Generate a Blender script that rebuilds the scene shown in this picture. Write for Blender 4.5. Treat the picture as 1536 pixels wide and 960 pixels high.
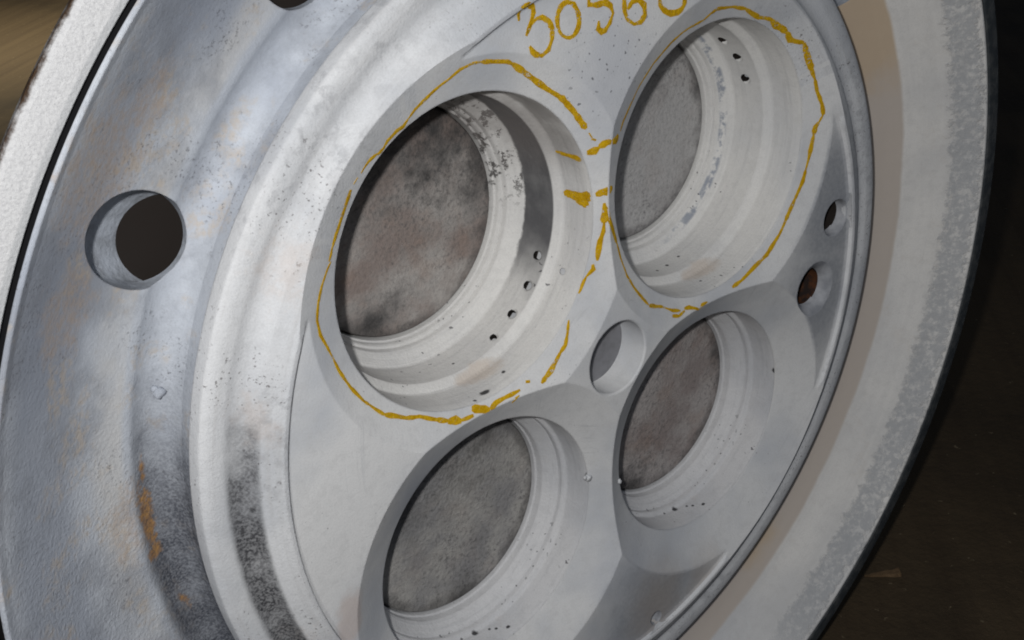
import bpy, bmesh, math, random
from mathutils import Vector, Matrix
from mathutils.bvhtree import BVHTree

for o in list(bpy.data.objects):
    bpy.data.objects.remove(o, do_unlink=True)
scene = bpy.context.scene
COL = scene.collection
PI = math.pi

# One part unit is the radius of the machined face: 0.25 m. Part axes: x right, y up, z out of the face.
S = 0.25
H = 1.690                      # height of the axis above the floor, part units

def W(x, y, z):
    """part coordinates -> world (the head stands on its edge, face towards -Y)"""
    return Vector((x * S, -z * S, (y + H) * S))

# ------------------------------------------------------------------ camera
cam_d = bpy.data.cameras.new('camera')
cam = bpy.data.objects.new('camera', cam_d)
COL.objects.link(cam)
R = Matrix(((0.755151, 0.333200, -0.564558),
            (-0.056339, 0.890995, 0.450504),
            (0.653126, -0.308392, 0.691608)))
RX = Matrix.Rotation(PI / 2, 3, 'X')
cm = (RX @ R).to_4x4()
cm.translation = W(-1.943759, 1.514532, 1.956351)
cam.matrix_world = cm
cam_d.sensor_width = 36.0
cam_d.lens = 36.0 * 1816.2 / 1536.0
cam_d.clip_start = 0.01
cam_d.clip_end = 200
scene.camera = cam

# ------------------------------------------------------------------ world and lamps
wd = bpy.data.worlds.new('World')
scene.world = wd
wd.use_nodes = True
bg = wd.node_tree.nodes['Background']
bg.inputs[0].default_value = (0.62, 0.76, 1.0, 1)
bg.inputs[1].default_value = 0.045

def area(name, pos, target, size, power, color, spread=180):
    l = bpy.data.lights.new(name, 'AREA')
    l.shape = 'DISK' if not isinstance(size, tuple) else 'RECTANGLE'
    if isinstance(size, tuple):
        l.size, l.size_y = size
    else:
        l.size = size
    l.energy = power
    l.color = color
    l.spread = math.radians(spread)
    o = bpy.data.objects.new(name, l)
    COL.objects.link(o)
    p = W(*pos)
    o.location = p
    o.rotation_euler = (W(*target) - p).to_track_quat('-Z', 'Y').to_euler()
    return o

# the photographer's flash, a hand's breadth up and left of the lens
area('flash_lamp', (-2.085, 1.64, 1.875), (-0.1, 0.1, 0), 0.018, 4.1, (1.0, 0.995, 0.985))
area('ceiling_lamp', (-2.3, 5.3, 2.9), (-0.2, 0.1, 0), (0.6, 0.6), 1.3, (1.0, 0.965, 0.92))
area('window_light', (3.0, 3.6, 6.5), (0, 0, 0), (1.6, 1.2), 1.0, (0.60, 0.76, 1.0))
area('aisle_lamp', (2.5, 5.0, -12.5), (2.5, -1.6, -12.5), 0.6, 11, (1.0, 0.93, 0.72), 80)

vs = scene.view_settings
vs.view_transform = 'Standard'
vs.look = 'None'
vs.gamma = 1.0
vs.exposure = 0.0
vs.use_curve_mapping = False
scene.cycles.filter_width = 1.9
scene.cycles.max_bounces = 4
scene.cycles.diffuse_bounces = 3

# ------------------------------------------------------------------ node helpers
class NT:
    def __init__(self, name):
        self.m = bpy.data.materials.new(name)
        self.m.use_nodes = True
        self.t = self.m.node_tree
        self.b = self.t.nodes['Principled BSDF']
        self.tc = self.t.nodes.new('ShaderNodeTexCoord').outputs['Object']
        self._pol = None

    def link(self, a, b):
        self.t.links.new(a, b)

    def math(self, op, a, b=None, c=None, clamp=False):
        n = self.t.nodes.new('ShaderNodeMath')
        n.operation = op
        n.use_clamp = clamp
        for i, v in enumerate((a, b, c)):
            if v is None:
                continue
            if isinstance(v, (int, float)):
                n.inputs[i].default_value = v
            else:
                self.link(v, n.inputs[i])
        return n.outputs[0]

    def polar(self, kr, kt, kz):
        """vector (r*kr, theta*kt, z*kz): streaks that run round the axis"""
        if self._pol is None:
            s = self.t.nodes.new('ShaderNodeSeparateXYZ')
            self.link(self.tc, s.inputs[0])
            r = self.math('SQRT', self.math('ADD', self.math('MULTIPLY', s.outputs[0], s.outputs[0]),
                                            self.math('MULTIPLY', s.outputs[1], s.outputs[1])))
            th = self.math('ARCTAN2', s.outputs[1], self.math('MULTIPLY', s.outputs[0], -1.0))
            self._pol = (r, th, s.outputs[2], s.outputs[0], s.outputs[1])
        if kr is None:
            return self._pol
        c = self.t.nodes.new('ShaderNodeCombineXYZ')
        for i, k in enumerate((kr, kt, kz)):
            self.link(self.math('MULTIPLY', self._pol[i], k), c.inputs[i])
        return c.outputs[0]

    def noise(self, scale, detail=4, rough=0.55, vec=None, off=0.0, dist=0.0):
        n = self.t.nodes.new('ShaderNodeTexNoise')
        v = vec or self.tc
        if off:
            a = self.t.nodes.new('ShaderNodeVectorMath')
            a.inputs[1].default_value = (off, off * 1.7, off * 0.6)
            self.link(v, a.inputs[0])
            v = a.outputs[0]
        self.link(v, n.inputs['Vector'])
        n.inputs['Scale'].default_value = scale
        n.inputs['Detail'].default_value = detail
        n.inputs['Roughness'].default_value = rough
        n.inputs['Distortion'].default_value = dist
        return n.outputs['Fac']

    def ramp(self, v, lo, hi, a=0.0, b=1.0):
        n = self.t.nodes.new('ShaderNodeMapRange')
        n.interpolation_type = 'SMOOTHSTEP'
        n.inputs[1].default_value = lo
        n.inputs[2].default_value = hi
        n.inputs[3].default_value = a
        n.inputs[4].default_value = b
        self.link(v, n.inputs[0])
        return n.outputs[0]

    def mix(self, fac, a, b):
        n = self.t.nodes.new('ShaderNodeMix')
        n.data_type = 'RGBA'
        if isinstance(fac, (int, float)):
            n.inputs[0].default_value = fac
        else:
            self.link(fac, n.inputs[0])
        for i, v in ((6, a), (7, b)):
            if isinstance(v, tuple):
                n.inputs[i].default_value = (*v, 1)
            else:
                self.link(v, n.inputs[i])
        return n.outputs[2]

    def near(self, pts, wob=0.6, nscale=14, off=3.1, inner=0.45):
        """soft blotches round (x, y, z, radius[, stretch_x, stretch_y]) with a ragged noise edge"""
        nz = self.noise(nscale, 5, 0.65, off=off)
        nz = self.math('MULTIPLY', self.math('SUBTRACT', nz, 0.5), wob * 2)
        out = None
        for p in pts:
            x, y, z, r = p[:4]
            ang = p[4] if len(p) > 4 else 0.0
            k = p[5] if len(p) > 5 else 1.0
            mp = self.t.nodes.new('ShaderNodeMapping')
            mp.vector_type = 'TEXTURE'
            mp.inputs['Location'].default_value = (x, y, z)
            mp.inputs['Rotation'].default_value = (0, 0, ang)
            mp.inputs['Scale'].default_value = (r * k, r, max(r, 0.05) if r > 0.02 else r)
            self.link(self.tc, mp.inputs[0])
            ln = self.t.nodes.new('ShaderNodeVectorMath')
            ln.operation = 'LENGTH'
            self.link(mp.outputs[0], ln.inputs[0])
            v = self.ramp(self.math('ADD', ln.outputs['Value'], nz), 1.0, inner)
            out = v if out is None else self.math('MAXIMUM', out, v)
        return out

    def mul(self, *a):
        o = a[0]
        for b in a[1:]:
            o = self.math('MULTIPLY', o, b)
        return o

    def bump(self, layers, dist=0.004, bevel=0.0):
        h = None
        for v, k in layers:
            t = self.math('MULTIPLY', v, k)
            h = t if h is None else self.math('ADD', h, t)
        n = self.t.nodes.new('ShaderNodeBump')
        n.inputs['Strength'].default_value = 1.0
        n.inputs['Distance'].default_value = dist
        self.link(h, n.inputs['Height'])
        if bevel:
            bv = self.t.nodes.new('ShaderNodeBevel')
            bv.samples = 3
            bv.inputs['Radius'].default_value = bevel
            self.link(bv.outputs[0], n.inputs['Normal'])
        self.link(n.outputs[0], self.b.inputs['Normal'])

    def finish(self, col, rough=0.7, spec=0.3, metal=0.0):
        if isinstance(col, tuple):
            self.b.inputs['Base Color'].default_value = (*col, 1)
        else:
            self.link(col, self.b.inputs['Base Color'])
        if isinstance(rough, (int, float)):
            self.b.inputs['Roughness'].default_value = rough
        else:
            self.link(rough, self.b.inputs['Roughness'])
        self.b.inputs['Specular IOR Level'].default_value = spec
        self.b.inputs['Metallic'].default_value = metal
        return self.m

def coat_base(n, white=(0.70, 0.69, 0.67), grey=(0.47, 0.48, 0.50), k=0.6):
    """sprayed chalky white film of uneven thickness over grey steel"""
    thin = n.mul(n.ramp(n.noise(2.6, 4, 0.5, off=1.3), 0.42, 0.70), k)
    c = n.mix(thin, white, grey)
    mott = n.mul(n.ramp(n.noise(38, 4, 0.6, off=8.0), 0.45, 0.72), 0.28)
    c = n.mix(mott, c, tuple(v * 0.72 for v in white))
    fine = n.mul(n.ramp(n.noise(260, 2, 0.6, off=2.0), 0.42, 0.70), 0.22)
    c = n.mix(fine, c, tuple(v * 0.62 for v in white))
    return c

# ---- machined face
n = NT('white_coated_face')
c = coat_base(n, (0.695, 0.695, 0.695), (0.44, 0.465, 0.51), 0.8)
c = n.mix(n.mul(n.near([(-0.88, -0.33, 0, 0.05, 1.4, 2.0), (-0.55, -0.80, 0, 0.10)], 0.5), 0.35), c, (0.52, 0.36, 0.28))
c = n.mix(n.mul(n.near([(-0.62, -0.12, 0, 0.16), (0.0, 0.72, 0, 0.22), (0.05, -0.70, 0, 0.2), (0.0, 0.80, 0, 0.16)], 0.5, 6, inner=0.1), 0.45), c, (0.42, 0.45, 0.52))
r, th, z, px, py = n.polar(None, 0, 0)
scr = n.ramp(n.noise(1.0, 3, 0.6, vec=n.polar(120, 1.5, 10), off=6), 0.60, 0.74)
c = n.mix(n.mul(scr, n.ramp(n.noise(3, 3, off=27), 0.45, 0.62), 0.35), c, (0.40, 0.41, 0.43))
greyf = n.mul(n.near([(0.93, 0.16, 0, 0.28, 1.5, 1.3), (0.86, -0.12, 0, 0.26), (0.12, -0.90, 0, 0.30)], 0.35, 8, inner=0.25), n.ramp(z, -0.006, -0.001, 0.12, 1.0), n.ramp(n.noise(70, 3, 0.6, off=19), 0.3, 0.7, 0.65, 0.85))
c = n.mix(greyf, c, (0.27, 0.285, 0.315))  # flat face greyer towards the right and bottom edges
spk = n.mul(n.ramp(n.noise(120, 2, 0.5, off=4), 0.70, 0.76), n.ramp(n.noise(4, 3, 0.5, off=2), 0.5, 0.65))
c = n.mix(n.mul(spk, 0.75), c, (0.10, 0.10, 0.11))
pit = n.mul(n.ramp(n.noise(85, 1, 0.4, off=9), 0.69, 0.73), n.near([(0.0, 0.79, 0, 0.20)], 0.5))
c = n.mix(n.mul(pit, 0.8), c, (0.12, 0.12, 0.13))
c = n.mix(n.mul(n.near([(0.15, -0.90, 0, 0.20), (0.35, -0.93, 0, 0.15)], 0.5, 7, inner=0.1), 0.45), c, (0.36, 0.30, 0.25))
n.bump([(n.noise(160, 3, 0.6), 0.10), (n.noise(9, 3, 0.5), 0.25)], 0.0018, bevel=0.0018)
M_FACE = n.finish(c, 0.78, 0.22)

# ---- rim cone round the face: streaks that run round it, shade and grime painted in the groove at lower left
n = NT('white_coated_rim')
c = coat_base(n, (0.665, 0.672, 0.685), (0.44, 0.46, 0.495), 0.8)
st = n.ramp(n.noise(1.0, 4, 0.6, vec=n.polar(60, 2.2, 40)), 0.48, 0.76)
c = n.mix(n.mul(st, 0.40), c, (0.46, 0.455, 0.455))
mot = n.mul(n.ramp(n.noise(26, 5, 0.7, off=31), 0.48, 0.66), n.ramp(n.noise(3.2, 3, off=33), 0.42, 0.6), 0.55)
c = n.mix(mot, c, (0.34, 0.345, 0.36))
r, th, z, px, py = n.polar(None, 0, 0)
c = n.mix(n.mul(n.ramp(n.noise(130, 2, 0.5), 0.62, 0.72), n.ramp(n.noise(5, 3), 0.46, 0.60), 0.8), c, (0.14, 0.13, 0.13))
c = n.mix(n.mul(n.near([(-1.02, 0.25, 0, 0.09, 0.3, 0.6), (-1.03, -0.35, 0, 0.09), (-0.90, 0.55, 0, 0.10)], 1.4, 30, inner=0.0), 0.22), c, (0.50, 0.36, 0.27))
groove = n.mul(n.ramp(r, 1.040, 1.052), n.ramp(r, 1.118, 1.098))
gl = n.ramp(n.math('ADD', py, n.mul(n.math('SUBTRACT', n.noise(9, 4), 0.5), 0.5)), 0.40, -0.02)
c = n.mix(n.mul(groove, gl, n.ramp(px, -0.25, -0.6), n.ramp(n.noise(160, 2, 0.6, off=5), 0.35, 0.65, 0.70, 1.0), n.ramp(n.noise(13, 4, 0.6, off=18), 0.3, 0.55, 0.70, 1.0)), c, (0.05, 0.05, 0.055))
c = n.mix(n.near([(-1.055, 0.055, -.03, 0.014)], 0.7, 60), c, (0.02, 0.02, 0.022))
n.bump([(n.noise(150, 3, 0.6), 0.18), (st, 0.03), (n.noise(14, 3), 0.2)], 0.0018, bevel=0.0016)
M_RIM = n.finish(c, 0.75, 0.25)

# ---- flange
n = NT('grey_coated_flange')
r, th, z, px, py = n.polar(None, 0, 0)
c = coat_base(n, (0.53, 0.56, 0.61), (0.34, 0.37, 0.435), 0.9)
c = n.mix(n.ramp(px, 0.1, 0.9), c, n.mix(n.mul(n.ramp(n.noise(1.0, 4, 0.6, vec=n.polar(28, 0.9, 20), off=2), 0.40, 0.68), 0.3), coat_base(n, (0.80, 0.785, 0.76), (0.62, 0.62, 0.625), 0.6), (0.58, 0.575, 0.57)))  # paler colour at right offsets light falloff, bluish shade painted at left
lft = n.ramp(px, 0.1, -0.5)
c = n.mix(n.mul(n.ramp(r, 1.37, 1.43), n.ramp(r, 1.585, 1.53), lft, 0.55), c, (0.30, 0.33, 0.395))  # shading bands of the left side painted in, bluish outward and beige inward
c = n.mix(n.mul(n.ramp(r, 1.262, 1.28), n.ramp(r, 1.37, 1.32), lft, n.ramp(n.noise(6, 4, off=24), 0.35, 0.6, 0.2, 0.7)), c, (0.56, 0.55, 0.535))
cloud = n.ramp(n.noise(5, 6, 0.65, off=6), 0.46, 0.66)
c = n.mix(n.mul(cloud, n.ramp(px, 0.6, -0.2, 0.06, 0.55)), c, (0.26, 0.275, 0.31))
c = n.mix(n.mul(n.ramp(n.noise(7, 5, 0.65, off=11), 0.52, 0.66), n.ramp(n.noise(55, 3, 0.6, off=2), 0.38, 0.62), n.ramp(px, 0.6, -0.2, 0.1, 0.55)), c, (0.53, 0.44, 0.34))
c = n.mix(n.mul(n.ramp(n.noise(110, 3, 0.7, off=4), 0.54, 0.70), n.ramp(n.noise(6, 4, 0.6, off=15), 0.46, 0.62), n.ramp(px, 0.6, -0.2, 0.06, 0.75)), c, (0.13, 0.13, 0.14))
rust = n.near([(-1.24, 0.86, -.05, 0.16, 1.9, 1.6), (-1.33, 0.60, -.05, 0.11), (-1.10, 0.95, -.1, 0.10),
               (-1.27, 0.06, -.15, 0.07, 1.5, 1.8)], 0.9, 22)
c = n.mix(n.mul(rust, n.ramp(n.noise(50, 5, 0.75, off=21), 0.32, 0.66, 0.05, 0.55)), c, (0.47, 0.35, 0.25))
rust2 = n.near([(-1.217, 0.16, -.19, 0.016, 1.6, 3.6), (-1.226, 0.04, -.19, 0.026, 1.55, 3.6), (-1.226, -0.045, -.19, 0.026), (-1.184, -0.208, -.195, 0.014, 1.9, 3.0), (-1.235, 0.50, -.17, 0.016, 1.3, 2.5)], 0.9, 40)
c = n.mix(n.mul(rust2, 0.9), c, (0.42, 0.19, 0.035))
# tan tone in the trough on the right side
tan = n.mul(n.ramp(n.math('ADD', r, n.mul(n.math('SUBTRACT', n.noise(5, 3, off=4), 0.5), 0.015)), 1.412, 1.400), n.ramp(px, 0.0, 0.5))
c = n.mix(n.mul(tan, 0.85), c, n.mix(n.mul(n.near([(1.2, 0.62, -.15, 0.30), (0.75, -1.02, -.15, 0.16)], 0.4, 7), 0.8), (0.53, 0.46, 0.40), (0.55, 0.40, 0.24)))
# shade with some grime painted into the trough at lower left
soot_shade = n.mul(n.ramp(r, 1.262, 1.225), n.ramp(n.math('ADD', py, n.mul(n.math('SUBTRACT', n.noise(7, 4, off=3), 0.5), 0.5)), 0.52, -0.04), n.ramp(px, -0.2, -0.5))
c = n.mix(n.mul(soot_shade, n.mul(n.ramp(n.noise(160, 2, 0.6, off=13), 0.35, 0.65, 0.72, 1.0), n.ramp(n.noise(12, 4, 0.6, off=17), 0.3, 0.6, 0.75, 1.0))), c, (0.070, 0.075, 0.092))
c = n.mix(n.mul(rust2, n.ramp(n.noise(70, 3, 0.7, off=6), 0.35, 0.65, 0.15, 0.85)), c, (0.45, 0.25, 0.09))
# bare ground ring near the outer edge on the right
rj = n.math('ADD', r, n.mul(n.math('SUBTRACT', n.noise(30, 5, 0.75, off=8), 0.5), 0.075))
band = n.mul(n.ramp(rj, 1.515, 1.535), n.ramp(rj, 1.598, 1.583), n.ramp(px, 0.5, 0.9))
c = n.mix(n.mul(band, n.ramp(n.noise(40, 4, 0.75, off=7), 0.32, 0.55, 0.1, 0.7)), c, (0.38, 0.395, 0.415))
cast = n.ramp(px, 0.2, -0.6)
n.bump([(n.mul(n.noise(75, 4, 0.65), n.math('MAXIMUM', cast, band)), 0.12), (n.mul(n.noise(120, 3, 0.65, off=3), cast, n.ramp(py, 0.7, 0.0, 0.25, 1.0)), 0.36), (n.mul(n.noise(40, 4, 0.7), band), 0.4), (n.noise(9, 4), 0.2)], 0.0020, bevel=0.0016)
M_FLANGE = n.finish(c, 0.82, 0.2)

# ---- outer side wall of the flange
n = NT('bright_white_side_wall')
c = n.mix(n.ramp(n.noise(190, 3, 0.7), 0.40, 0.72), (0.53, 0.53, 0.535), (0.43, 0.43, 0.44))
c = n.mix(n.mul(n.ramp(n.noise(5, 4, 0.6, off=7), 0.58, 0.72), 0.25), c, (0.55, 0.45, 0.34))
r, th, z, px, py = n.polar(None, 0, 0)
c = n.mix(n.ramp(r, 1.634, 1.630, 0.0, 0.6), c, (0.34, 0.35, 0.36))
darkened = n.ramp(n.math('ADD', px, n.mul(n.math('SUBTRACT', n.noise(6, 4), 0.5), 0.4)), 0.1, 0.7)  # ring colour turns near black towards the right
c = n.mix(darkened, c, n.mix(n.ramp(n.noise(30, 4), 0.4, 0.65), (0.045, 0.052, 0.058), (0.085, 0.090, 0.092)))
edge = n.ramp(n.math('ADD', r, n.mul(n.math('SUBTRACT', n.noise(26, 5, 0.75), 0.5), 0.018)), 1.682, 1.689)
c = n.mix(edge, c, (0.06, 0.035, 0.02))
n.bump([(n.noise(110, 4, 0.7), 0.4)], 0.002)
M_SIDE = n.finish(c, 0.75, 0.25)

n = NT('dark_gap')
M_GAP = n.finish((0.012, 0.012, 0.014), 0.8, 0.2)

n = NT('rear_casting')
c = n.mix(n.ramp(n.noise(12, 4), 0.4, 0.7), (0.16, 0.12, 0.09), (0.30, 0.29, 0.28))
M_BODY = n.finish(c, 0.8, 0.2)

# ---- valve bores (lathe axis is the object's own z axis)
def bore_mat(name, white, grey, soot_shade, seed, marks=()):
    n = NT(name)
    c = coat_base(n, white, grey, 0.6)
    st = n.ramp(n.noise(1.0, 4, 0.6, vec=n.polar(60, 1.1, 80), off=seed), 0.46, 0.70)
    c = n.mix(n.mul(st, 0.16), c, tuple(v * 0.6 for v in grey))
    r, th, z, px, py = n.polar(None, 0, 0)
    sp = n.mul(n.ramp(n.noise(70, 1, 0.5, off=seed), 0.70, 0.74), n.ramp(py, 0.0, -0.2), n.ramp(n.noise(6, 3, off=seed + 3), 0.48, 0.60))
    c = n.mix(n.mul(sp, 0.85), c, (0.07, 0.07, 0.075))
    if soot_shade:
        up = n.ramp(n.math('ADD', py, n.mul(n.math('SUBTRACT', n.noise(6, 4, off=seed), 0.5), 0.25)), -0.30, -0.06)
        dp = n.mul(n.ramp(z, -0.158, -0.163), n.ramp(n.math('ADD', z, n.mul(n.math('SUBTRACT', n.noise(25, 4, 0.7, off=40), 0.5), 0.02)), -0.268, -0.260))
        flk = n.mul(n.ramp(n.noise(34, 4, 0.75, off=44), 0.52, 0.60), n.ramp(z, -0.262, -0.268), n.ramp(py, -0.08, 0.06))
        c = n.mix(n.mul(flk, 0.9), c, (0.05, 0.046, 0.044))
        c = n.mix(n.mul(up, dp, n.ramp(n.noise(9, 4, 0.6, off=seed), 0.3, 0.6, 0.86, 1.0), soot_shade), c, (0.105, 0.105, 0.110))
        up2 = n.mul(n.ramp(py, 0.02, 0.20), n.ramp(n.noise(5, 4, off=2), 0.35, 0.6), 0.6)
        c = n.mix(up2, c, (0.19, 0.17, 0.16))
    if marks:
        c = n.mix(n.mul(n.near([(0.06, -0.365, -.14, 0.028, 0.2, 2.8)], 0.9), 0.35), c, (0.46, 0.32, 0.2))
        c = n.mix(n.mul(n.near(marks, 0.55, 70), 0.95), c, (0.03, 0.03, 0.032))
    if seed == 5.0:
        ring = n.mul(n.ramp(r, 0.317, 0.322), n.ramp(r, 0.338, 0.332), n.ramp(n.noise(1.0, 4, 0.7, vec=n.polar(20, 5, 20)), 0.44, 0.58), n.ramp(px, 0.0, 0.2))
        c = n.mix(n.mul(ring, 0.8), c, (0.20, 0.23, 0.29))
    n.bump([(n.noise(120, 3, 0.6), 0.2), (st, 0.06)], 0.0018, bevel=0.0012)
    return n.finish(c, 0.68, 0.3)
M_BORE_S = bore_mat('sooty_bore', (0.70, 0.69, 0.67), (0.50, 0.50, 0.51), 1.0, 1.0, [(0.018, -0.373, -0.065, 0.010, 0, 2.0), (-0.023, -0.372, -0.053, 0.007), (-0.06, -0.35, -0.22, 0.006), (-0.10, -0.34, -0.24, 0.007), (0.03, -0.35, -0.20, 0.006), (0.10, -0.36, -0.09, 0.007)])
M_BORE = bore_mat('white_bore', (0.70, 0.69, 0.67), (0.52, 0.53, 0.55), 0.0, 5.0, [(0.0, -0.351, -0.21, 0.007), (0.06, -0.347, -0.22, 0.006), (-0.05, -0.348, -0.2, 0.006), (0.02, -0.37, -0.1, 0.006)])
M_BORE2 = bore_mat('bluish_bore', (0.62, 0.62, 0.63), (0.44, 0.46, 0.50), 0.0, 9.0, [(-0.025, -0.344, -0.146, 0.013), (0.015, -0.345, -0.132, 0.006), (0.030, -0.344, -0.120, 0.006), (0.056, -0.34, -0.10, 0.007), (0.312, -0.148, -0.160, 0.010), (0.343, 0.034, -0.068, 0.012)])

def plate_mat(name, a, b, blots, seed, brown=0.4):
    n = NT(name)
    c = n.mix(n.ramp(n.noise(5, 5, 0.6, off=seed), 0.40, 0.62), a, b)
    c = n.mix(n.mul(n.ramp(n.noise(9, 4, 0.6, off=seed + 3), 0.48, 0.72), brown), c, (0.30, 0.21, 0.165))
    c = n.mix(n.mul(n.ramp(n.noise(75, 4, 0.75, off=seed), 0.46, 0.70), n.ramp(n.noise(4, 3, off=seed + 7), 0.35, 0.65, 0.25, 0.75)), c, (0.09, 0.088, 0.088))
    c = n.mix(n.mul(n.ramp(n.noise(110, 2, 0.6, off=seed + 1), 0.68, 0.78), 0.3), c, (0.48, 0.46, 0.44))
    if blots:
        c = n.mix(n.mul(n.near(blots, 0.9, 20, off=seed, inner=-0.35), 0.95), c, (0.035, 0.034, 0.035))
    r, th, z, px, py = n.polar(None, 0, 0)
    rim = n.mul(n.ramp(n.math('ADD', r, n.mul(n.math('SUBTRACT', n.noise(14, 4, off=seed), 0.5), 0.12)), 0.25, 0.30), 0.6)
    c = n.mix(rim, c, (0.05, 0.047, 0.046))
    n.bump([(n.noise(90, 4, 0.65), 0.55), (n.noise(10, 3), 0.4)], 0.0022)
    return n.finish(c, 0.7, 0.25)
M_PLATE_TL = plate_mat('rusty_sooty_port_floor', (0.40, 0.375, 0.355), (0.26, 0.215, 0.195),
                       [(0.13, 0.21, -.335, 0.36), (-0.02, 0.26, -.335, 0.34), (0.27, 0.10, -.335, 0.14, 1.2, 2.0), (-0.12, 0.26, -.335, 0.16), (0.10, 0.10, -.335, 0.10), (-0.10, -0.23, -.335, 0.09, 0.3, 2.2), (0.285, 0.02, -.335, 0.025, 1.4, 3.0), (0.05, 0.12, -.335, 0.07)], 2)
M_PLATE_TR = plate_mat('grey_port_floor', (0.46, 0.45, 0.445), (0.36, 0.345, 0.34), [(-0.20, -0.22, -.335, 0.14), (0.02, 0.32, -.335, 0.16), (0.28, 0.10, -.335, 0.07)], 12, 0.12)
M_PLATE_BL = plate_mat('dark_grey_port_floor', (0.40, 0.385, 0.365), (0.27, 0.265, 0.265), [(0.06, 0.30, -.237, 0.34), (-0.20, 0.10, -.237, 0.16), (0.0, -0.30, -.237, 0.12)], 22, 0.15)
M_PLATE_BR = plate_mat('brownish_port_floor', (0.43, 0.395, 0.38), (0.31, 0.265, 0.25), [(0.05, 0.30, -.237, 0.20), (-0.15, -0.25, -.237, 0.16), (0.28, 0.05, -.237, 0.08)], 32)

n = NT('bare_hole_wall')
c = n.mix(n.ramp(n.noise(22, 5, 0.7), 0.35, 0.75), (0.40, 0.43, 0.48), (0.24, 0.255, 0.28))
n.bump([(n.noise(90, 3), 0.3)], 0.002)
M_HOLE = n.finish(c, 0.45, 0.5)
n = NT('dark_hole_end')
M_DARK = n.finish((0.022, 0.018, 0.016), 0.9, 0.1)
n = NT('rusty_hole_end')
c = n.mix(n.ramp(n.noise(40, 3), 0.4, 0.6), (0.075, 0.032, 0.016), (0.025, 0.018, 0.016))
M_RUST = n.finish(c, 0.9, 0.1)

n = NT('grey_recess')
c = n.mix(n.ramp(n.noise(25, 4), 0.35, 0.7), (0.40, 0.41, 0.435), (0.26, 0.27, 0.295))
M_DISH = n.finish(c, 0.8, 0.2)

n = NT('shaded_steel')  # centre hole floor: its shade is put into a darker grey
c = n.mix(n.ramp(n.noise(30, 4), 0.35, 0.7), (0.22, 0.22, 0.235), (0.17, 0.17, 0.18))
M_CENTRE = n.finish(c, 0.7, 0.3)

n = NT('yellow_chalk')
c = n.mix(n.ramp(n.noise(60, 4, 0.7), 0.38, 0.66), (0.66, 0.40, 0.012), (0.52, 0.29, 0.004))
c = n.mix(n.mul(n.ramp(n.noise(170, 3, 0.7, off=3), 0.58, 0.68), 0.45), c, (0.66, 0.52, 0.25))
n.bump([(n.noise(190, 3, 0.7), 0.8)], 0.001)
n.link(n.ramp(n.math('ADD', n.mul(n.noise(150, 3, 0.7, off=5), 0.6), n.mul(n.noise(28, 3, 0.6, off=9), 0.4)), 0.36, 0.45, 0.10, 1.0), n.b.inputs['Alpha'])
M_CHALK = n.finish(c, 0.95, 0.05)

n = NT('workshop_floor')
mp = n.t.nodes.new('ShaderNodeMapping')
mp.vector_type = 'TEXTURE'
mp.inputs['Rotation'].default_value = (0, 0, math.radians(41))
mp.inputs['Scale'].default_value = (1.4, 0.045, 1.0)
n.link(n.tc, mp.inputs[0])
c = n.mix(n.ramp(n.noise(1.0, 5, 0.65, vec=mp.outputs[0]), 0.35, 0.68), (0.080, 0.056, 0.031), (0.060, 0.041, 0.023))
c = n.mix(n.mul(n.ramp(n.noise(2.2, 5, 0.6), 0.45, 0.7), 0.6), c, (0.025, 0.019, 0.013))
c = n.mix(n.mul(n.ramp(n.noise(90, 3, 0.6), 0.66, 0.74), 0.5), c, (0.30, 0.24, 0.15))
n.bump([(n.noise(40, 5, 0.7), 1.0), (n.noise(6, 4), 1.0)], 0.004)
M_FLOOR = n.finish(c, 0.75, 0.25)
n = NT('split_wood')
c = n.mix(n.ramp(n.noise(30, 4, vec=n.polar(6, 1, 1)), 0.35, 0.7), (0.20, 0.13, 0.07), (0.09, 0.055, 0.03))
M_CHIP = n.finish(c, 0.8, 0.2)

# ------------------------------------------------------------------ mesh helpers
def mesh_obj(name, bm_or_mesh, mat, parent=None, angle=32):
    if isinstance(bm_or_mesh, bmesh.types.BMesh):
        me = bpy.data.meshes.new(name)
        bm_or_mesh.to_mesh(me)
        bm_or_mesh.free()
    else:
        me = bm_or_mesh
    if len(me.materials):
        me.materials.clear()
    for m in (mat if isinstance(mat, (list, tuple)) else [mat]):
        me.materials.append(m)
    me.polygons.foreach_set('use_smooth', [True] * len(me.polygons))
    me.set_sharp_from_angle(angle=math.radians(angle))
    o = bpy.data.objects.new(name, me)
    COL.objects.link(o)
    if parent:
        o.parent = parent
    return o

def lathe(profile, seg=256, close=True, mats=None):
    """closed profile of (r, z) turned round z; r == 0 gives a pole"""
    bm = bmesh.new()
    rings = []
    for r, z in profile:
        if r < 1e-6:
            rings.append([bm.verts.new((0, 0, z))])
        else:
            rings.append([bm.verts.new((r * math.cos(2 * PI * i / seg), r * math.sin(2 * PI * i / seg), z)) for i in range(seg)])
    m = len(rings)
    for k in range(m if close else m - 1):
        a, b = rings[k], rings[(k + 1) % m]
        if len(a) == 1 and len(b) == 1:
            continue
        for i in range(seg):
            j = (i + 1) % seg
            if len(a) == 1:
                f = bm.faces.new((a[0], b[j], b[i]))
            elif len(b) == 1:
                f = bm.faces.new((a[i], a[j], b[0]))
            else:
                f = bm.faces.new((a[i], a[j], b[j], b[i]))
            if mats:
                f.material_index = mats[k]
    bmesh.ops.recalc_face_normals(bm, faces=bm.faces)
    return bm

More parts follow.
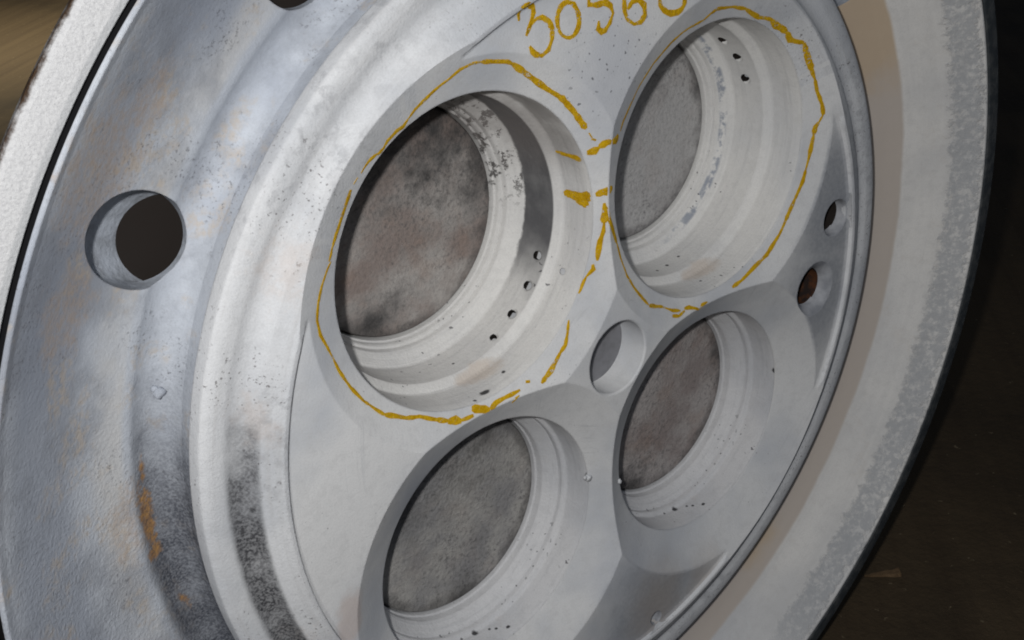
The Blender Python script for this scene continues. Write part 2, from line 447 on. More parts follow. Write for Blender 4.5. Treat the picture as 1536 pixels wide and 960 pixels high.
def smooth_profile(pts, rounds=1):
    """Chaikin corner cutting of an open (r, z) profile, ends kept"""
    for _ in range(rounds):
        out = [pts[0]]
        for a, b in zip(pts, pts[1:]):
            out.append((a[0] * .75 + b[0] * .25, a[1] * .75 + b[1] * .25))
            out.append((a[0] * .25 + b[0] * .75, a[1] * .25 + b[1] * .75))
        out.append(pts[-1])
        pts = out
    return pts

def cut(bm, cutters):
    """exact boolean: solid minus cutters, returned as a mesh"""
    tmp = []
    def ob(b):
        me = bpy.data.meshes.new('tmp')
        b.to_mesh(me)
        b.free()
        o = bpy.data.objects.new('tmp', me)
        COL.objects.link(o)
        tmp.append(o)
        return o
    o = ob(bm)
    for c_ in cutters:
        k = ob(c_)
        md = o.modifiers.new('cut', 'BOOLEAN')
        md.operation = 'DIFFERENCE'
        md.solver = 'EXACT'
        md.object = k
    bpy.context.view_layer.update()
    dg = bpy.context.evaluated_depsgraph_get()
    me = bpy.data.meshes.new_from_object(o.evaluated_get(dg))
    for t in tmp:
        md_ = t.data
        bpy.data.objects.remove(t, do_unlink=True)
        bpy.data.meshes.remove(md_)
    return me

def moved(bm, loc, axis=None):
    m = Matrix.Translation(loc)
    if axis is not None:
        m = m @ Vector(axis).to_track_quat('Z', 'Y').to_matrix().to_4x4()
    bm.transform(m)
    return bm

def split(me, ids):
    """one mesh per id from a mesh with a list of polygon ids"""
    out = {}
    for k in sorted(set(ids)):
        bm = bmesh.new()
        bm.from_mesh(me)
        bm.faces.ensure_lookup_table()
        bmesh.ops.delete(bm, geom=[f for f in bm.faces if ids[f.index] != k], context='FACES')
        out[k] = bm
    return out

PART = Matrix.Translation((0, 0, H * S)) @ Matrix.Rotation(PI / 2, 4, 'X') @ Matrix.Diagonal((S, S, S, 1))

def place(o, loc=(0, 0, 0), axis=None):
    """put a part (built in part units) into the standing head"""
    m = PART @ Matrix.Translation(loc)
    if axis is not None:
        m = m @ Vector(axis).to_track_quat('Z', 'Y').to_matrix().to_4x4()
    o.matrix_basis = m
    return o

# ------------------------------------------------------------------ floor
bm = bmesh.new()
bmesh.ops.create_grid(bm, x_segments=40, y_segments=40, size=30)
for v in bm.verts:
    v.co.z = 0
floor = mesh_obj('floor', bm, M_FLOOR)
floor['kind'] = 'structure'

# ------------------------------------------------------------------ the cylinder head
head = bpy.data.objects.new('cylinder_head', None)
COL.objects.link(head)
head.empty_display_size = 0.1
head['label'] = 'large round cast cylinder head coated white with four valve bores and yellow chalk marks'
head['category'] = 'engine part'

BORES = {  # centre, rim radius, rim depth
    'TL': ((-0.4115, 0.4115), 0.3752, -0.0394),
    'TR': ((0.4115, 0.4115), 0.3752, -0.0394),
    'BL': ((-0.4041, -0.4041), 0.346, -0.066),
    'BR': ((0.4041, -0.4041), 0.346, -0.066)}
RC = 0.463

# face disc with its raised rim
prof = [(0, 0), (0.978, 0), (0.986, 0.004), (0.990, 0.015), (1.0, 0.016), (1.004, 0.0135), (1.010, 0.010), (1.047, -0.007)]
prof += smooth_profile([(1.047, -0.007), (1.056, -0.020), (1.072, -0.031), (1.092, -0.034), (1.106, -0.031), (1.120, -0.027), (1.150, -0.028), (1.165, -0.037)], 2)[1:]
prof += [(1.167, -0.046), (1.167, -0.072), (1.1655, -0.077), (1.152, -0.086), (1.147, -0.10), (1.146, -0.23), (1.10, -0.42), (0, -0.42)]
disc_bm = lathe(prof, 320)
cutters = []
for k, ((cx, cy), rr, zr) in BORES.items():
    sl = (RC - rr) / -zr
    cutters.append(moved(lathe([(0, 0.02), (RC + 0.02 * sl, 0.02), (rr, zr), (rr, -0.5), (0, -0.5)], 192), (cx, cy, 0)))
cutters.append(moved(lathe([(0, 0.02), (0.1235, 0.02), (0.1035, 0.0), (0.1004, -0.005), (0.1004, -0.0866), (0, -0.0866)], 96), (0, 0, 0)))
SMALL = [((0.918, 0.108), 0.049, 0.058, -0.14), ((0.836, -0.098), 0.058, 0.088, -0.16), ((0.138, -0.945), 0.019, 0.024, -0.06)]
for (cx, cy), r0, r1, dz in SMALL:
    cutters.append(moved(lathe([(0, 0.01), (r1 + 0.03, 0.01)] + smooth_profile([(r1, 0), (r1 * .6 + r0 * .4, -0.006), (r0 + 0.004, -0.018), (r0, -0.036)], 2) + [(r0, dz), (0, dz)], 64), (cx, cy, 0)))
# shallow slot against the rim beside the small hole
disc_me = cut(disc_bm, cutters)
# rim faces get their own material
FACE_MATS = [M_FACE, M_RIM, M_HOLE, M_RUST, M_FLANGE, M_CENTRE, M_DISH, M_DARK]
ids = []
for p in disc_me.polygons:
    pid = 'face_disc'
    c0 = p.center
    rr = math.hypot(c0.x, c0.y)
    p.material_index = 0
    if rr > 0.987:
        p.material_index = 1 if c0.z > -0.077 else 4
        pid = 'rim'
    if rr < 0.1012 and -0.09 < c0.z < -0.003:
        pid = 'centre_hole'
    if rr < 0.1 and c0.z < -0.08:
        p.material_index = 5
    for (cx, cy), r0, r1, dz in SMALL:
        dd = math.hypot(c0.x - cx, c0.y - cy)
        if dd < r1 and c0.z < -0.0002 and p.area < 0.002 and rr < 0.977 and c0.z > -0.05:
            p.material_index = 6
            pid = 'screw_hole %g' % cx
        if dd < r0 + 0.001 and c0.z < -0.02 and rr < 0.98:
            ang_n = (c0.x - cx) * 0.5 + (c0.y - cy) * 0.86
            p.material_index = (7 if cx > 0.9 else 3) if (ang_n > -0.45 * r0 or c0.z < -0.06 or r0 < 0.03) else 6  # upper hole walls painted dark for shade and rust, lower walls lighter
            pid = 'screw_hole %g' % cx
    ids.append(pid)
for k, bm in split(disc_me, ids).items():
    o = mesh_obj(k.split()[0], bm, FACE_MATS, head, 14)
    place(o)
    if k == 'rim':
        o['label'] = 'stepped white rim ring with a groove painted dark with shade and grime at lower left'

# flange: trough, dished ring, outer lip, gap, chamfered side wall
fp = smooth_profile([(1.140, -0.10), (1.148, -0.160), (1.166, -0.186), (1.203, -0.189), (1.234, -0.174), (1.250, -0.161), (1.268, -0.155), (1.30, -0.146), (1.36, -0.120), (1.43, -0.074), (1.48, -0.032), (1.535, 0.018), (1.580, 0.062)], 2)
fp += [(1.588, 0.073), (1.598, 0.084), (1.604, 0.085), (1.6065, 0.080), (1.6065, -0.010), (1.6165, -0.010), (1.6165, 0.078), (1.620, 0.083), (1.632, 0.084), (1.676, 0.078), (1.685, 0.072), (1.688, 0.064)]
fp += [(1.686, 0.050), (1.655, -0.02), (1.585, -0.15), (1.50, -0.20), (1.35, -0.42), (1.12, -0.42)]
nprof = len(fp)
fl_bm = lathe(fp, 320)
HR = 0.0985
HOLES = [  # mouth centre, lean of the mouth, lean of the drilling below it
    (Vector((-1.124, 0.647, -0.118)), Vector((-0.32, 0.36, 1.0)), Vector((0.185, -0.110, -0.10))),
    (Vector((-0.712, 1.114, -0.118)), Vector((-0.40, 0.36, 1.0)), Vector((0.105, -0.170, -0.10))),
    (Vector((1.075, 0.785, -0.115)), Vector((0.0, 0.0, 1.0)), Vector((-0.10, -0.07, -0.10)))]

def oblique(levels, seg=96):
    """loft of circles (centre, radius) from top to bottom, closed"""
    bm = bmesh.new()
    c0 = levels[0][0]
    e1 = Vector((c0.x, c0.y, 0)).normalized()
    e2 = Vector((-e1.y, e1.x, 0))
    rings = []
    for c, r in levels:
        ring = []
        for i in range(seg):
            a = 2 * PI * i / seg
            q = c + e1 * (r * 1.17 * math.cos(a)) + e2 * (r * 0.99 * math.sin(a))
            ring.append(bm.verts.new((q.x, q.y, c.z)))
        rings.append(ring)
    for a_, b_ in zip(rings, rings[1:]):
        for i in range(seg):
            bm.faces.new((a_[i], a_[(i + 1) % seg], b_[(i + 1) % seg], b_[i]))
    bm.faces.new(rings[0][::-1])
    bm.faces.new(rings[-1])
    bmesh.ops.recalc_face_normals(bm, faces=bm.faces)
    return bm

cutters = []
hole_specs = []
for p, up, sh in HOLES:
    hole_specs.append((p, sh))
    cutters.append(oblique([(p + up * 0.25, HR * 1.03), (p + Vector((0, 0, -0.04)), HR), (p + Vector((0, 0, -0.085)), HR), (p + sh * 1.45 + Vector((0, 0, -0.085)), HR)]))
fl_me = cut(fl_bm, cutters)
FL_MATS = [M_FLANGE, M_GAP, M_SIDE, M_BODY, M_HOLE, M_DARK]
ids = []
for p in fl_me.polygons:
    c0 = p.center
    rr = math.hypot(c0.x, c0.y)
    nr = (p.normal.x * c0.x + p.normal.y * c0.y) / max(rr, 1e-6)
    mi = 0
    if 1.6055 < rr < 1.6172 and c0.z < 0.079:
        mi = 1
    elif rr > 1.6165 and c0.z > 0.0:
        mi = 2
    elif rr > 1.3 and p.normal.z < -0.2:
        mi = 3
    for q, sh in hole_specs:
        t = (q.z - 0.085 - c0.z) / -sh.z
        d = c0 - (q + sh * max(t, 0))
        if math.hypot(d.x, d.y) < HR * 1.21 and c0.z < -0.05 and not (p.normal.z > 0.5 and c0.z > -0.19 and math.hypot(d.x, d.y) > HR * 0.97):
            mi = 4
    p.material_index = mi
    ids.append('outer_ring' if mi == 2 else 'flange')
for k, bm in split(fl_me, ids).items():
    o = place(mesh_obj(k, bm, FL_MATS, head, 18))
    if k == 'flange':
        flange = o
        o['label'] = 'dished blue-grey flange with bolt holes and rust stains'
    else:
        o['label'] = 'narrow outer ring, white at left and dark at right'
# plug painted near black for the unlit depth of each drilling
for p, sh in hole_specs:
    z0 = Vector((0, 0, -0.085))
    o = mesh_obj('bolt_hole_end', oblique([(p + sh * 0.53 + z0, HR - 0.0015), (p + sh * 1.40 + z0, HR - 0.0015)]), M_DARK, flange)

# rear casting behind the flange
body = mesh_obj('rear_casting', lathe([(0, -0.425), (1.30, -0.425), (1.24, -0.55), (1.15, -0.80), (1.0, -0.86), (0, -0.86)], 128), M_BODY, head)
place(body)

# valve bores: stepped liners with port floors
PROF_T = [(0.3747, -0.0415), (0.3725, -0.138), (0.3705, -0.143), (0.3545, -0.158), (0.352, -0.162), (0.350, -0.262), (0.348, -0.267), (0.318, -0.297), (0.316, -0.303),
          (0.3155, -0.312), (0.309, -0.3135), (0.306, -0.319), (0.3045, -0.330), (0.2995, -0.332), (0.298, -0.36)]
PROF_B = [(0.3455, -0.068), (0.343, -0.146), (0.341, -0.150), (0.333, -0.156), (0.331, -0.160), (0.331, -0.172), (0.327, -0.175), (0.305, -0.206), (0.303, -0.211), (0.3025, -0.232), (0.2985, -0.236), (0.297, -0.27)]
def ports(spec):
    return spec
BORE_PORTS = {  # angle, depth, radius of small drillings in the wall
    'TL': [(-25.0, -0.195, 0.011), (-38.0, -0.190, 0.011), (-51.6, -0.189, 0.011), (-64.3, -0.187, 0.009), (-27.5, -0.114, 0.007)],
    'TR': [(44.0, -0.236, 0.012), (32.8, -0.218, 0.012), (20.2, -0.215, 0.012)],
    'BL': [], 'BR': []}
FLOORZ = {'TL': (0.293, -0.338), 'TR': (0.293, -0.338), 'BL': (0.2925, -0.240), 'BR': (0.2925, -0.240)}
LINER_LABEL = {'TL': 'sooty stepped bore wall', 'TR': 'clean white stepped bore wall with drillings', 'BL': 'bluish stepped bore wall', 'BR': 'greyish stepped bore wall'}
for k, ((cx, cy), rr, zr) in BORES.items():
    pr = PROF_T if k[0] == 'T' else PROF_B
    outer = [(rr - 0.0001, pr[-1][1]), (rr - 0.0001, zr - 0.0022)]
    full = pr + outer
    lb = lathe(full, 192)
    cs, axes = [], []
    for ang, dz, pr_ in BORE_PORTS[k]:
        a = math.radians(ang)
        rad0 = 0.352 if dz < -0.16 else 0.3725
        dirv = Vector((math.cos(a), math.sin(a), -0.55)).normalized()
        axes.append((Vector((rad0 * math.cos(a), rad0 * math.sin(a), dz)), dirv, pr_))
        cs.append(moved(lathe([(0, -0.05), (pr_ * 1.9, -0.05), (pr_ * 1.35, -0.002), (pr_, 0.004), (pr_, 0.03), (0, 0.03)], 24), Vector((rad0 * math.cos(a), rad0 * math.sin(a), dz)), dirv))
    me = cut(lb, cs) if cs else lb
    lin = mesh_obj('valve_bore', me, {'TL': M_BORE_S, 'TR': M_BORE, 'BL': M_BORE2, 'BR': M_BORE2}[k], head, 16)
    lin.data.materials.append(M_DARK)
    for p in lin.data.polygons:
        for q, dv, pr_ in axes:
            d = p.center - q
            t = d.dot(dv)
            if t > 0.003 and (d - dv * t).length < pr_ * 1.1:
                p.material_index = 1  # inside of each drilling painted near black as unlit depth
    lin['label'] = LINER_LABEL[k]
    place(lin, (cx, cy, 0))
    fr, fz = FLOORZ[k]
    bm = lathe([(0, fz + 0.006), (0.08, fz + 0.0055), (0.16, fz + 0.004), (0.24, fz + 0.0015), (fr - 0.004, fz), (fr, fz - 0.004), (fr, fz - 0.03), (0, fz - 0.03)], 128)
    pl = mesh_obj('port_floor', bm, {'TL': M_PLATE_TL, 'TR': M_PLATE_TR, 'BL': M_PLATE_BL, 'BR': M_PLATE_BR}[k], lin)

# ------------------------------------------------------------------ yellow chalk on the metal
#CHALK_BEGIN
CHALK = [
 ('chalk_digit', 'chalk digit 3', [
  (0.0102, [(-0.277,0.924,-0.0), (-0.278,0.939,0.001), (-0.279,0.953,0.015), (-0.26,0.958,0.015), (-0.236,0.945,-0.0), (-0.235,0.933,0.0), (-0.242,0.918,0.0), (-0.25,0.903,0.0), (-0.259,0.888,-0.0)]),
  (0.0103, [(-0.257,0.893,-0.0), (-0.242,0.911,-0.0), (-0.228,0.919,0.0), (-0.211,0.919,0.0), (-0.192,0.907,-0.0), (-0.183,0.888,0.0), (-0.185,0.867,0.0), (-0.196,0.846,-0.0), (-0.216,0.837,0.0), (-0.233,0.842,-0.0), (-0.244,0.852,-0.0), (-0.251,0.865,-0.0)]),
 ]),
 ('chalk_digit', 'chalk digit 0', [
  (0.0105, [(-0.128,0.936,-0.0), (-0.117,0.929,-0.0), (-0.109,0.918,0.0), (-0.104,0.905,0.0), (-0.102,0.891,0.0), (-0.105,0.878,0.0), (-0.112,0.868,0.0), (-0.121,0.861,-0.0), (-0.133,0.859,0.0), (-0.144,0.862,0.0), (-0.155,0.869,0.0), (-0.163,0.88,0.0), (-0.167,0.893,0.0), (-0.168,0.907,-0.0), (-0.164,0.92,0.0), (-0.157,0.93,0.0), (-0.148,0.936,-0.0), (-0.136,0.938,-0.0), (-0.125,0.934,-0.0)]),
 ]),
 ('chalk_digit', 'chalk digit 5', [
  (0.0108, [(-0.068,0.964,0.0), (-0.071,0.942,-0.0), (-0.072,0.92,0.0), (-0.047,0.915,0.0), (-0.02,0.916,-0.0), (-0.003,0.904,0.0), (0.003,0.887,-0.0), (-0.007,0.868,0.0), (-0.022,0.854,0.0), (-0.034,0.852,-0.0), (-0.045,0.862,-0.0), (-0.042,0.879,-0.0)]),
  (0.0107, [(-0.068,0.964,0.0), (-0.039,0.965,-0.0), (-0.01,0.964,0.0)]),
 ]),
 ('chalk_digit', 'chalk digit 6', [
  (0.0111, [(0.066,0.956,0.0), (0.049,0.938,0.0), (0.044,0.924,-0.0), (0.039,0.91,0.0), (0.04,0.896,0.0), (0.041,0.883,0.0), (0.049,0.864,-0.0), (0.071,0.849,-0.0), (0.093,0.85,-0.0), (0.107,0.864,0.0), (0.105,0.886,0.0), (0.087,0.901,0.0), (0.065,0.901,-0.0), (0.05,0.887,-0.0)]),
 ]),
 ('chalk_digit', 'chalk digit 8', [
  (0.0115, [(0.221,0.901,-0.0), (0.232,0.894,-0.0), (0.239,0.885,0.0), (0.243,0.876,-0.0), (0.243,0.867,-0.0), (0.239,0.859,-0.0), (0.232,0.853,0.0), (0.221,0.849,0.0), (0.209,0.849,-0.0), (0.196,0.85,0.0), (0.183,0.855,0.0), (0.172,0.862,0.0), (0.163,0.87,0.0), (0.158,0.879,0.0), (0.156,0.888,0.0), (0.158,0.896,0.0), (0.164,0.903,0.0), (0.173,0.907,-0.0), (0.184,0.91,0.0)]),
  (0.0098, [(0.212,0.905,0.0), (0.203,0.909,0.0), (0.196,0.914,-0.0), (0.19,0.92,0.0), (0.186,0.927,0.0), (0.186,0.934,0.0), (0.187,0.94,0.0), (0.192,0.945,-0.0), (0.198,0.949,0.0), (0.206,0.95,0.0), (0.216,0.95,-0.0), (0.225,0.948,0.0), (0.234,0.944,0.0), (0.241,0.939,0.0), (0.247,0.932,-0.0), (0.25,0.926,-0.0), (0.25,0.919,0.0), (0.248,0.913,0.0), (0.243,0.908,-0.0)]),
 ]),
 ('chalk_ring', 'wavy chalk line round the sooty upper left bore', [
  (0.0055, [(-0.715,0.676,-0.027), (-0.703,0.687,-0.028)]),
  (0.0069, [(-0.693,0.693,-0.029), (-0.682,0.704,-0.029), (-0.667,0.715,-0.03), (-0.645,0.721,-0.034)]),
  (0.0097, [(-0.645,0.718,-0.035), (-0.628,0.727,-0.036), (-0.618,0.741,-0.033), (-0.605,0.748,-0.033), (-0.593,0.756,-0.033), (-0.575,0.76,-0.035), (-0.563,0.774,-0.031)]),
  (0.007, [(-0.563,0.774,-0.031), (-0.547,0.791,-0.027), (-0.532,0.801,-0.025), (-0.517,0.81,-0.023), (-0.501,0.82,-0.02), (-0.484,0.829,-0.018), (-0.464,0.837,-0.015), (-0.45,0.845,-0.012), (-0.436,0.853,-0.009), (-0.42,0.856,-0.008), (-0.405,0.86,-0.007), (-0.38,0.858,-0.007)]),
  (0.0087, [(-0.38,0.858,-0.007), (-0.358,0.853,-0.008), (-0.337,0.849,-0.009), (-0.307,0.842,-0.009), (-0.289,0.831,-0.012)]),
  (0.0122, [(-0.293,0.835,-0.011), (-0.274,0.82,-0.014), (-0.255,0.806,-0.017), (-0.236,0.791,-0.02), (-0.22,0.779,-0.022), (-0.204,0.766,-0.023), (-0.189,0.754,-0.024), (-0.173,0.743,-0.025), (-0.156,0.731,-0.024), (-0.141,0.72,-0.024), (-0.123,0.7,-0.025), (-0.105,0.68,-0.025), (-0.092,0.663,-0.026), (-0.08,0.646,-0.026), (-0.067,0.629,-0.025)]),
  (0.0063, [(-0.059,0.617,-0.025), (-0.05,0.603,-0.024)]),
  (0.008, [(-0.051,0.6,-0.025), (-0.039,0.594,-0.022)]),
  (0.011, [(-0.723,0.667,-0.027), (-0.73,0.652,-0.029), (-0.738,0.637,-0.03), (-0.745,0.623,-0.031), (-0.753,0.609,-0.031), (-0.76,0.596,-0.031), (-0.768,0.583,-0.03), (-0.775,0.571,-0.03), (-0.782,0.559,-0.029)]),
  (0.0096, [(-0.782,0.56,-0.028), (-0.788,0.544,-0.029), (-0.795,0.532,-0.027)]),
  (0.0071, [(-0.789,0.529,-0.03), (-0.803,0.516,-0.026), (-0.814,0.502,-0.023), (-0.825,0.488,-0.019), (-0.833,0.473,-0.017), (-0.841,0.458,-0.014), (-0.846,0.442,-0.012), (-0.851,0.425,-0.01), (-0.849,0.407,-0.011), (-0.848,0.39,-0.012), (-0.841,0.373,-0.014), (-0.834,0.357,-0.016), (-0.828,0.34,-0.018), (-0.822,0.322,-0.019), (-0.816,0.303,-0.02), (-0.81,0.284,-0.02), (-0.802,0.267,-0.021), (-0.795,0.251,-0.021), (-0.787,0.234,-0.021), (-0.777,0.218,-0.022), (-0.768,0.203,-0.023), (-0.758,0.187,-0.023), (-0.745,0.172,-0.024), (-0.733,0.157,-0.024), (-0.709,0.131,-0.024)]),
  (0.0092, [(-0.709,0.131,-0.024), (-0.681,0.114,-0.028), (-0.65,0.094,-0.03), (-0.631,0.086,-0.032), (-0.611,0.079,-0.034), (-0.583,0.061,-0.033), (-0.558,0.047,-0.031), (-0.535,0.035,-0.03)]),
  (0.0173, [(-0.538,0.034,-0.029), (-0.512,0.027,-0.03), (-0.498,0.019,-0.027)]),
  (0.0095, [(-0.501,0.021,-0.028), (-0.477,0.018,-0.029), (-0.46,0.017,-0.03)]),
  (0.0144, [(-0.459,0.033,-0.036), (-0.434,0.022,-0.032), (-0.41,0.011,-0.028)]),
  (0.0097, [(-0.409,0.012,-0.029), (-0.387,0.02,-0.032), (-0.361,0.022,-0.032), (-0.337,0.023,-0.03), (-0.312,0.025,-0.029)]),
  (0.0065, [(-0.338,-0.001,-0.031), (-0.33,0.01,-0.024), (-0.319,0.014,-0.025)]),
  (0.0098, [(-0.291,0.038,-0.032), (-0.279,0.035,-0.029)]),
  (0.0116, [(-0.251,0.022,-0.019), (-0.233,0.033,-0.02), (-0.216,0.043,-0.021), (-0.198,0.059,-0.023), (-0.179,0.077,-0.025)]),
  (0.0083, [(-0.179,0.077,-0.025), (-0.16,0.092,-0.025), (-0.147,0.118,-0.03), (-0.141,0.133,-0.034), (-0.135,0.148,-0.037)]),
  (0.0066, [(-0.096,0.207,-0.039), (-0.084,0.227,-0.039), (-0.069,0.246,-0.037)]),
  (0.01, [(-0.069,0.246,-0.037), (-0.05,0.26,-0.032), (-0.05,0.273,-0.034)]),
 ]),
 ('chalk_ring', 'chalk line round the white upper right bore', [
  (0.0066, [(0.043,0.595,-0.023), (0.051,0.616,-0.022), (0.061,0.627,-0.023), (0.07,0.638,-0.024), (0.079,0.65,-0.024), (0.09,0.663,-0.025), (0.099,0.676,-0.024), (0.109,0.689,-0.023), (0.122,0.7,-0.024), (0.136,0.712,-0.025), (0.149,0.723,-0.025), (0.161,0.734,-0.024), (0.18,0.744,-0.026), (0.198,0.755,-0.026), (0.213,0.764,-0.026), (0.228,0.773,-0.026), (0.246,0.779,-0.027), (0.263,0.786,-0.027), (0.291,0.793,-0.028), (0.319,0.797,-0.03), (0.347,0.801,-0.03)]),
  (0.0087, [(0.347,0.801,-0.03), (0.369,0.814,-0.026), (0.39,0.822,-0.023), (0.423,0.818,-0.025), (0.454,0.815,-0.026), (0.48,0.807,-0.028), (0.505,0.8,-0.029)]),
  (0.0109, [(0.505,0.8,-0.029), (0.537,0.781,-0.032), (0.567,0.765,-0.034), (0.596,0.758,-0.031), (0.617,0.749,-0.03)]),
  (0.0166, [(0.616,0.748,-0.031), (0.637,0.731,-0.032), (0.658,0.72,-0.03), (0.68,0.705,-0.029)]),
  (0.0132, [(0.68,0.705,-0.029), (0.699,0.68,-0.031), (0.719,0.673,-0.027), (0.745,0.665,-0.02)]),
  (0.0134, [(0.745,0.665,-0.02), (0.755,0.646,-0.021), (0.764,0.628,-0.022), (0.774,0.609,-0.022), (0.785,0.59,-0.022), (0.794,0.571,-0.022), (0.804,0.553,-0.021)]),
  (0.0117, [(0.804,0.553,-0.021), (0.811,0.532,-0.02), (0.818,0.512,-0.02), (0.828,0.492,-0.017), (0.837,0.472,-0.015), (0.844,0.441,-0.013)]),
  (0.0079, [(0.844,0.443,-0.013), (0.832,0.42,-0.019)]),
  (0.0138, [(0.832,0.42,-0.019), (0.823,0.409,-0.023), (0.819,0.384,-0.025)]),
  (0.0098, [(0.819,0.384,-0.025), (0.815,0.363,-0.026), (0.81,0.341,-0.026), (0.805,0.32,-0.026), (0.8,0.304,-0.027), (0.795,0.288,-0.027), (0.789,0.271,-0.027), (0.783,0.255,-0.027), (0.774,0.24,-0.028), (0.764,0.224,-0.029), (0.753,0.208,-0.029), (0.743,0.193,-0.03), (0.732,0.178,-0.03), (0.721,0.163,-0.03), (0.71,0.148,-0.029), (0.699,0.134,-0.028), (0.687,0.12,-0.028), (0.669,0.105,-0.028), (0.651,0.09,-0.028), (0.632,0.075,-0.027), (0.61,0.065,-0.029), (0.586,0.055,-0.03), (0.563,0.045,-0.03), (0.544,0.037,-0.03), (0.524,0.03,-0.029), (0.485,0.022,-0.03)]),
  (0.0133, [(-0.007,0.415,-0.026), (-0.003,0.399,-0.024), (0.0,0.382,-0.023), (0.016,0.346,-0.028), (0.024,0.324,-0.03), (0.032,0.304,-0.031)]),
  (0.0069, [(0.032,0.304,-0.031), (0.037,0.284,-0.03), (0.041,0.265,-0.029), (0.048,0.245,-0.028), (0.055,0.226,-0.027), (0.06,0.207,-0.025), (0.073,0.185,-0.025), (0.085,0.163,-0.024), (0.101,0.141,-0.023), (0.118,0.118,-0.022), (0.135,0.097,-0.02)]),
  (0.0072, [(0.134,0.095,-0.019), (0.163,0.082,-0.023), (0.192,0.07,-0.025), (0.23,0.045,-0.024), (0.263,0.032,-0.025)]),
  (0.0106, [(0.134,0.095,-0.019), (0.161,0.086,-0.023)]),
  (0.0091, [(0.223,0.033,-0.018), (0.251,0.022,-0.019), (0.281,0.025,-0.025)]),
  (0.0092, [(0.281,0.031,-0.027), (0.304,0.026,-0.028), (0.341,0.007,-0.027)]),
  (0.0075, [(0.341,0.007,-0.027), (0.356,0.015,-0.028), (0.379,0.015,-0.029)]),
 ]),
 ('chalk_mark', 'short chalk dash on the web between the upper bores', [
  (0.016, [(-0.058,0.565,-0.035), (-0.039,0.567,-0.027), (-0.029,0.574,-0.021)]),
  (0.0193, [(-0.031,0.576,-0.022), (-0.01,0.584,-0.011), (0.035,0.58,-0.023)]),
 ]),
 ('chalk_mark', 'short chalk dash on the web between the upper bores, lower of two', [
  (0.0164, [(-0.032,0.451,-0.036), (-0.013,0.455,-0.028), (0.02,0.455,-0.031)]),
 ]),
 ('chalk_mark', 'chalk dash inside the upper left bore wall', [
  (0.013, [(-0.065,0.548,-0.136), (-0.064,0.547,-0.108), (-0.063,0.547,-0.086), (-0.062,0.546,-0.05)]),
 ]),
 ('chalk_mark', 'chalk wedge inside the upper left bore wall', [
  (0.0148, [(-0.04,0.431,-0.14), (-0.039,0.437,-0.107), (-0.039,0.444,-0.076), (-0.039,0.451,-0.045)]),
  (0.0148, [(-0.039,0.427,-0.12), (-0.038,0.431,-0.089), (-0.038,0.435,-0.068), (-0.038,0.44,-0.047)]),
  (0.0132, [(-0.038,0.423,-0.099), (-0.038,0.422,-0.076), (-0.037,0.424,-0.053)]),
  (0.0099, [(-0.038,0.417,-0.081), (-0.037,0.415,-0.063)]),
 ]),
 ('chalk_mark', 'chalk arrow tail on the web above the centre hole', [
  (0.0148, [(-0.011,0.426,-0.028), (-0.01,0.402,-0.028), (-0.013,0.374,-0.028)]),
  (0.0099, [(-0.013,0.374,-0.028), (-0.016,0.352,-0.028), (-0.026,0.328,-0.031), (-0.033,0.301,-0.031), (-0.038,0.28,-0.03)]),
 ]),
]
#CHALK_END

# snapping surface: everything of the head in part units
def head_bvh():
    vs_, fs_ = [], []
    inv = PART.inverted()
    for o in head.children:
        if o.type != 'MESH':
            continue
        m = inv @ o.matrix_basis
        b = len(vs_)
        vs_ += [m @ v.co for v in o.data.vertices]
        fs_ += [[b + i for i in p.vertices] for p in o.data.polygons]
    return BVHTree.FromPolygons(vs_, fs_)
BVH = head_bvh()
rng = random.Random(5)

def stroke(bm, pts, width, jit=0.22):
    """a chalk stroke: a thin irregular strip that lies on the metal"""
    P = [Vector(p) for p in pts]
    dense = [P[0]]
    for a, b in zip(P, P[1:]):
        nseg = max(1, int((b - a).length / 0.009))
        for i in range(1, nseg + 1):
            dense.append(a.lerp(b, i / nseg))
    rows = []
    ph = rng.uniform(0, 6.3)
    for i, p in enumerate(dense):
        hit, nor, idx, dist = BVH.find_nearest(p)
        t = dense[min(i + 1, len(dense) - 1)] - dense[max(i - 1, 0)]
        t = (t - nor * t.dot(nor)).normalized()
        s = nor.cross(t)
        w = width * 0.5 * (1 + rng.uniform(-jit, jit) + 0.28 * math.sin(i * 0.55 + ph) * math.sin(i * 0.17 + 2 * ph))
        if i in (0, len(dense) - 1):
            w *= 0.55
        row = []
        for q in (-1.0, -0.45, 0.45, 1.0):
            pp = p + s * (q * w)
            h2, n2, _, _ = BVH.find_nearest(pp)
            row.append(bm.verts.new(h2 + n2 * (0.0008 if abs(q) == 1 else 0.0014)))
        rows.append(row)
    for a, b in zip(rows, rows[1:]):
        for j in range(3):
            try:
                bm.faces.new((a[j], b[j], b[j + 1], a[j + 1]))
            except ValueError:
                pass

for name, label, strokes in CHALK:
    bm = bmesh.new()
    for wpx, pts in strokes:
        stroke(bm, pts, wpx * 1.2)
    o = mesh_obj(name, bm, M_CHALK, head, 80)
    if label:
        o['label'] = label
    place(o)

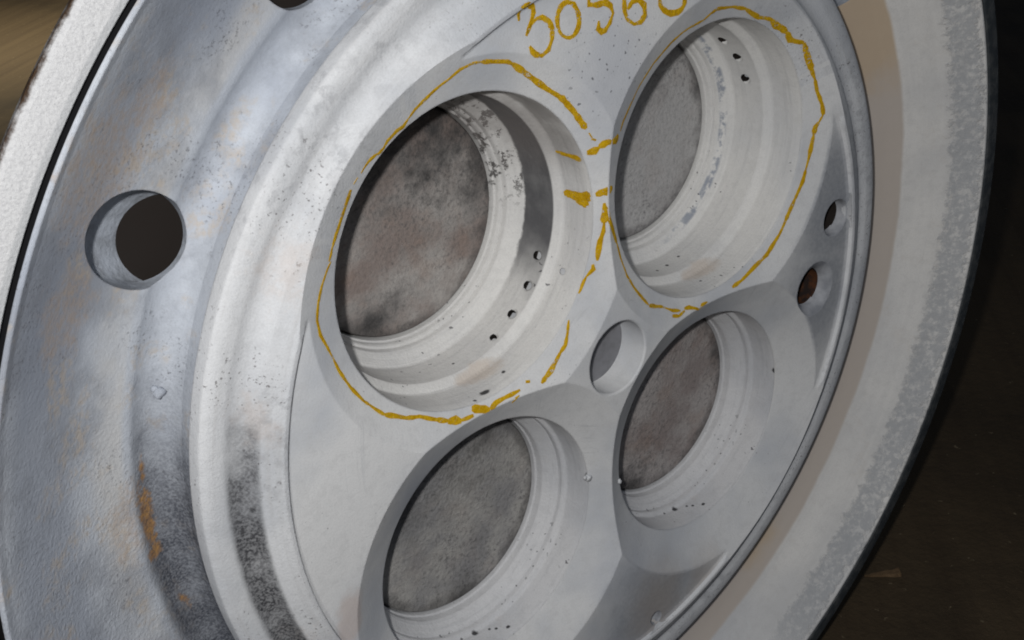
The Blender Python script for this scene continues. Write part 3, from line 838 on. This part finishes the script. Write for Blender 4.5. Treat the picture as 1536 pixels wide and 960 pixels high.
# spatter beads stuck to the metal
def spatter(p, r, mat, seed):
    q = random.Random(seed)
    bm = bmesh.new()
    bmesh.ops.create_icosphere(bm, subdivisions=2, radius=r)
    for v in bm.verts:
        v.co *= q.uniform(0.75, 1.25)
    place(mesh_obj('spatter_bead', bm, mat, head, 60), p)
spatter((-0.063, -0.372, -0.064), 0.011, M_FACE, 1)
spatter((-0.078, -0.362, -0.060), 0.006, M_FACE, 2)
spatter((-1.142, 0.310, -0.176), 0.012, M_FLANGE, 3)
spatter((-1.150, 0.322, -0.180), 0.007, M_FLANGE, 4)
spatter((0.055, -0.440, -0.062), 0.007, M_FACE, 5)

# ------------------------------------------------------------------ wood chip on the floor
def chip(px, pz, L, Wd, T, rot, label, seed):
    """a torn splinter: pointed at one end, split square at the other"""
    rr = random.Random(seed)
    bm = bmesh.new()
    N = 9
    low, top = [], []
    for i in range(N + 1):
        t = i / N
        w = Wd * (0.12 + 0.88 * t ** 0.8) * rr.uniform(0.85, 1.15)
        x = (t - 0.5) * L
        for sgn in (-1, 1):
            low.append(bm.verts.new((x, sgn * w * 0.5, 0.0)))
            top.append(bm.verts.new((x * 0.98, sgn * w * 0.42 + rr.uniform(-.1, .1) * Wd, T * (0.35 + 0.65 * t) * rr.uniform(0.7, 1.1))))
    for i in range(N):
        a, b = 2 * i, 2 * i + 2
        bm.faces.new((top[a], top[b], top[b + 1], top[a + 1]))
        bm.faces.new((low[a + 1], low[b + 1], low[b], low[a]))
        bm.faces.new((low[a], low[b], top[b], top[a]))
        bm.faces.new((low[b + 1], low[a + 1], top[a + 1], top[b + 1]))
    bm.faces.new((low[0], top[0], top[1], low[1]))
    bm.faces.new((low[2 * N + 1], top[2 * N + 1], top[2 * N], low[2 * N]))
    bmesh.ops.recalc_face_normals(bm, faces=bm.faces)
    o = mesh_obj('wood_splinter', bm, M_CHIP)
    w = W(px, -H, pz)
    o.location = (w.x, w.y, 0.0005)
    o.rotation_euler = (0, 0, rot)
    o['label'] = label
    o['category'] = 'debris'
chip(1.60, -0.13, 0.036, 0.010, 0.004, math.radians(-38), 'small pale wood splinter on the dark floor beside the flange at lower right', 3)
